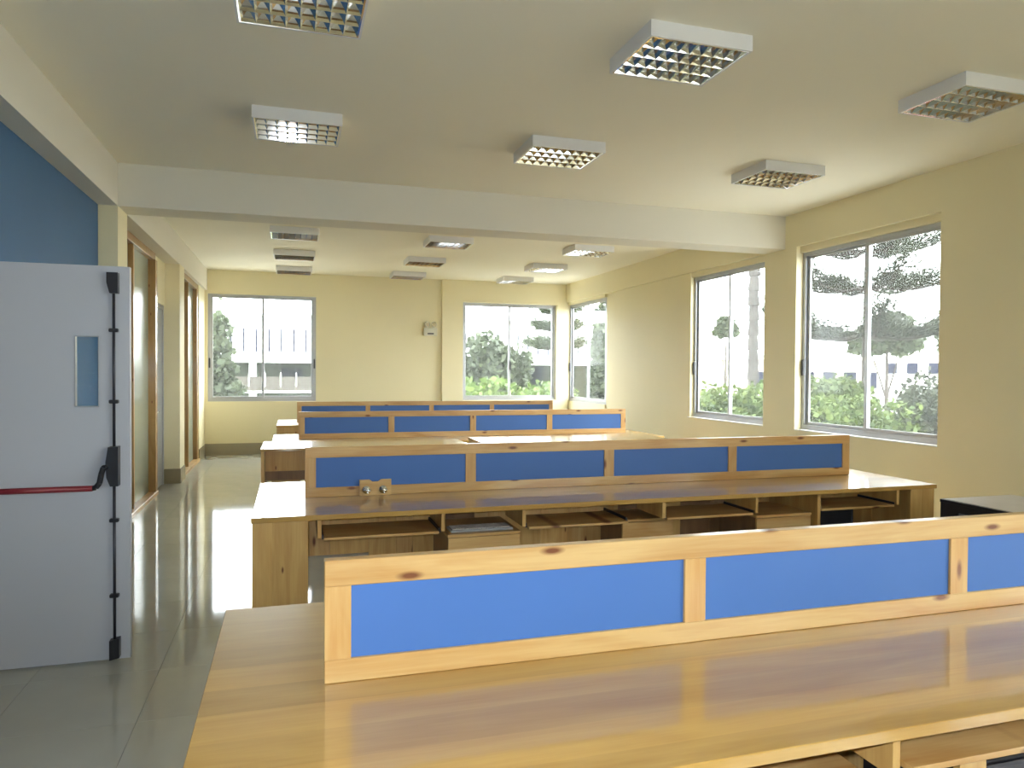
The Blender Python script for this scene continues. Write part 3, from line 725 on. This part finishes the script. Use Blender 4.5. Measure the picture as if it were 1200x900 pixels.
# araucaria with tiers of level boughs
def araucaria(loc, h, tiers, label, seed, trunk=.14, mat='leaf_pine'):
    rnd = random.Random(seed); r = thing('norfolk_pine', loc, label, 'tree'); L = Vector(loc)
    bm = bmesh.new(); cyl(bm, L - Vector((0, 0, .05)), L + Vector((0, 0, h)), trunk, trunk * .3, 10); obj('trunk', bm, 'bark', r)
    for (z, ln, n, a0, tuft) in tiers:
        for i in range(n):
            a = a0 + i * 2 * PI / n + rnd.uniform(-.08, .08); ll = ln * rnd.uniform(.85, 1.1)
            bm = bmesh.new(); prev = L + Vector((0, 0, z)); m = 9; pts = [prev]
            for j in range(1, m + 1):
                t = j / m; p = L + Vector((math.cos(a) * ll * t, math.sin(a) * ll * t, z - .10 * ll * math.sin(PI * t * .8) * .8 + .26 * ll * t ** 3))
                cyl(bm, prev, p, .045 * (1 - .8 * t) + .008, .045 * (1 - .8 * t) + .004, 5); prev = p; pts.append(p)
            bo = obj('bough', bm, 'bark', r)
            vs, fs = [], []; off = wl(r)
            for q in range(int(tuft * ll)):
                t = rnd.uniform(.18, 1.0) ** .8; j = min(m - 1, int(t * m)); c = pts[j].lerp(pts[j + 1], t * m - j)
                sp = .34 * (1 - .45 * abs(t - .6))
                c = c + Vector((rnd.gauss(0, sp * .6), rnd.gauss(0, sp * .6), abs(rnd.gauss(.08, .15)))) - off
                dv = Vector((math.cos(a) + rnd.gauss(0, .6), math.sin(a) + rnd.gauss(0, .6), rnd.uniform(.0, 1.1))).normalized() * rnd.uniform(.10, .24)
                sv = dv.cross(Vector((rnd.gauss(0, 1), rnd.gauss(0, 1), rnd.gauss(0, 1)))).normalized() * .022
                k0 = len(vs); vs += [c - sv, c + sv, c + dv]; fs.append((k0, k0 + 1, k0 + 2))
            me = bpy.data.meshes.new('needles'); me.from_pydata(vs, [], fs); me.materials.append(M[mat])
            o = bpy.data.objects.new('needles', me); C.objects.link(o); o.parent = bo; o['kind'] = 'stuff'
    return r
araucaria((15.0, 16.15, ZG), 9.6, [(5.95, 2.9, 7, 2.3, 560), (7.25, 2.6, 6, 2.25, 420), (8.25, 2.2, 6, .4, 420), (9.2, 1.4, 6, .1, 380)], 'norfolk pine with level tiers of boughs outside the right window', 31)
araucaria((11.0, 29.5, ZG), 8.6, [(5.9, 1.2, 6, .6, 700), (6.7, 1.0, 6, .1, 700), (7.4, .9, 6, .5, 700), (8.1, .6, 6, .2, 700)], 'norfolk pine in front of the white building, middle window', 32, .1, 'leaf_grey')
# shrubbery below the pine
tree('dark_shrub', (14.2, 13.2, ZG), clump(rb, -1.3, 1.2, -1.0, 1.0, 3.5, 4.4, .6, .85, 14) + clump(rb, -1.4, 1.2, -1.4, 1.2, 1.2, 3.4, .7, 1.0, 12), 16000, .09, 'leaf_pine', 'dark evergreen shrub to the right, below the norfolk pine', 'shrub', .1, 41)
tree('olive_shrub', (12.6, 13.6, ZG), clump(rb, -.9, .9, -.8, 1.0, 3.0, 4.2, .5, .8, 12) + clump(rb, -1.2, 1.1, -1.2, 1.2, 1.2, 2.9, .6, 1.0, 12), 16000, .09, 'leaf_mid', 'mid green shrub in the middle, below the norfolk pine', 'shrub', .1, 42)
tree('pale_shrub', (14.0, 16.6, ZG), clump(rb, -.9, .9, -.9, .9, 3.6, 4.5, .6, .8, 12) + clump(rb, -1.3, 1.1, -1.2, 1.2, 1.6, 3.4, .7, 1.0, 10), 16000, .09, 'leaf_mid', 'tall green shrub to the left, below the norfolk pine', 'shrub', .1, 43)
tree('flowering_bush', (11.7, 11.1, ZG), clump(rb, -.5, .5, -.5, .5, 2.3, 3.0, .4, .6, 8) + clump(rb, -.6, .6, -.6, .6, .8, 2.0, .5, .7, 6), 4200, .11, 'leaf_mid', 'low bush with a few pink flowers, below the right window', 'shrub', .07, 44)
fb = [o for o in C.objects if o.name.startswith('flowering_bush')][0]
leaves('blossoms', [(11.45, 10.95, ZG + 3.3, .4, .4, .25)], 160, .08, 'flower', fb, rb)
# leafy trees far off behind the pine
for i, (x, y, z, q, lab) in enumerate(((38, 39, 8.1, 1.7, 'round distant tree behind the norfolk pine, left'), (43, 36.5, 8.1, 1.7, 'round distant tree behind the norfolk pine, right'))):
    tree('distant_tree', (x, y, ZG), [(0, 0, z - .4, q, q, q * .8), (q * .6, -.3, z - 1.0, q * .8, q * .8, q * .6), (-q * .7, .4, z - 1.1, q * .8, q * .8, q * .6)], 2600, .3, 'leaf_grey', lab, 'tree', .2, 50 + i)
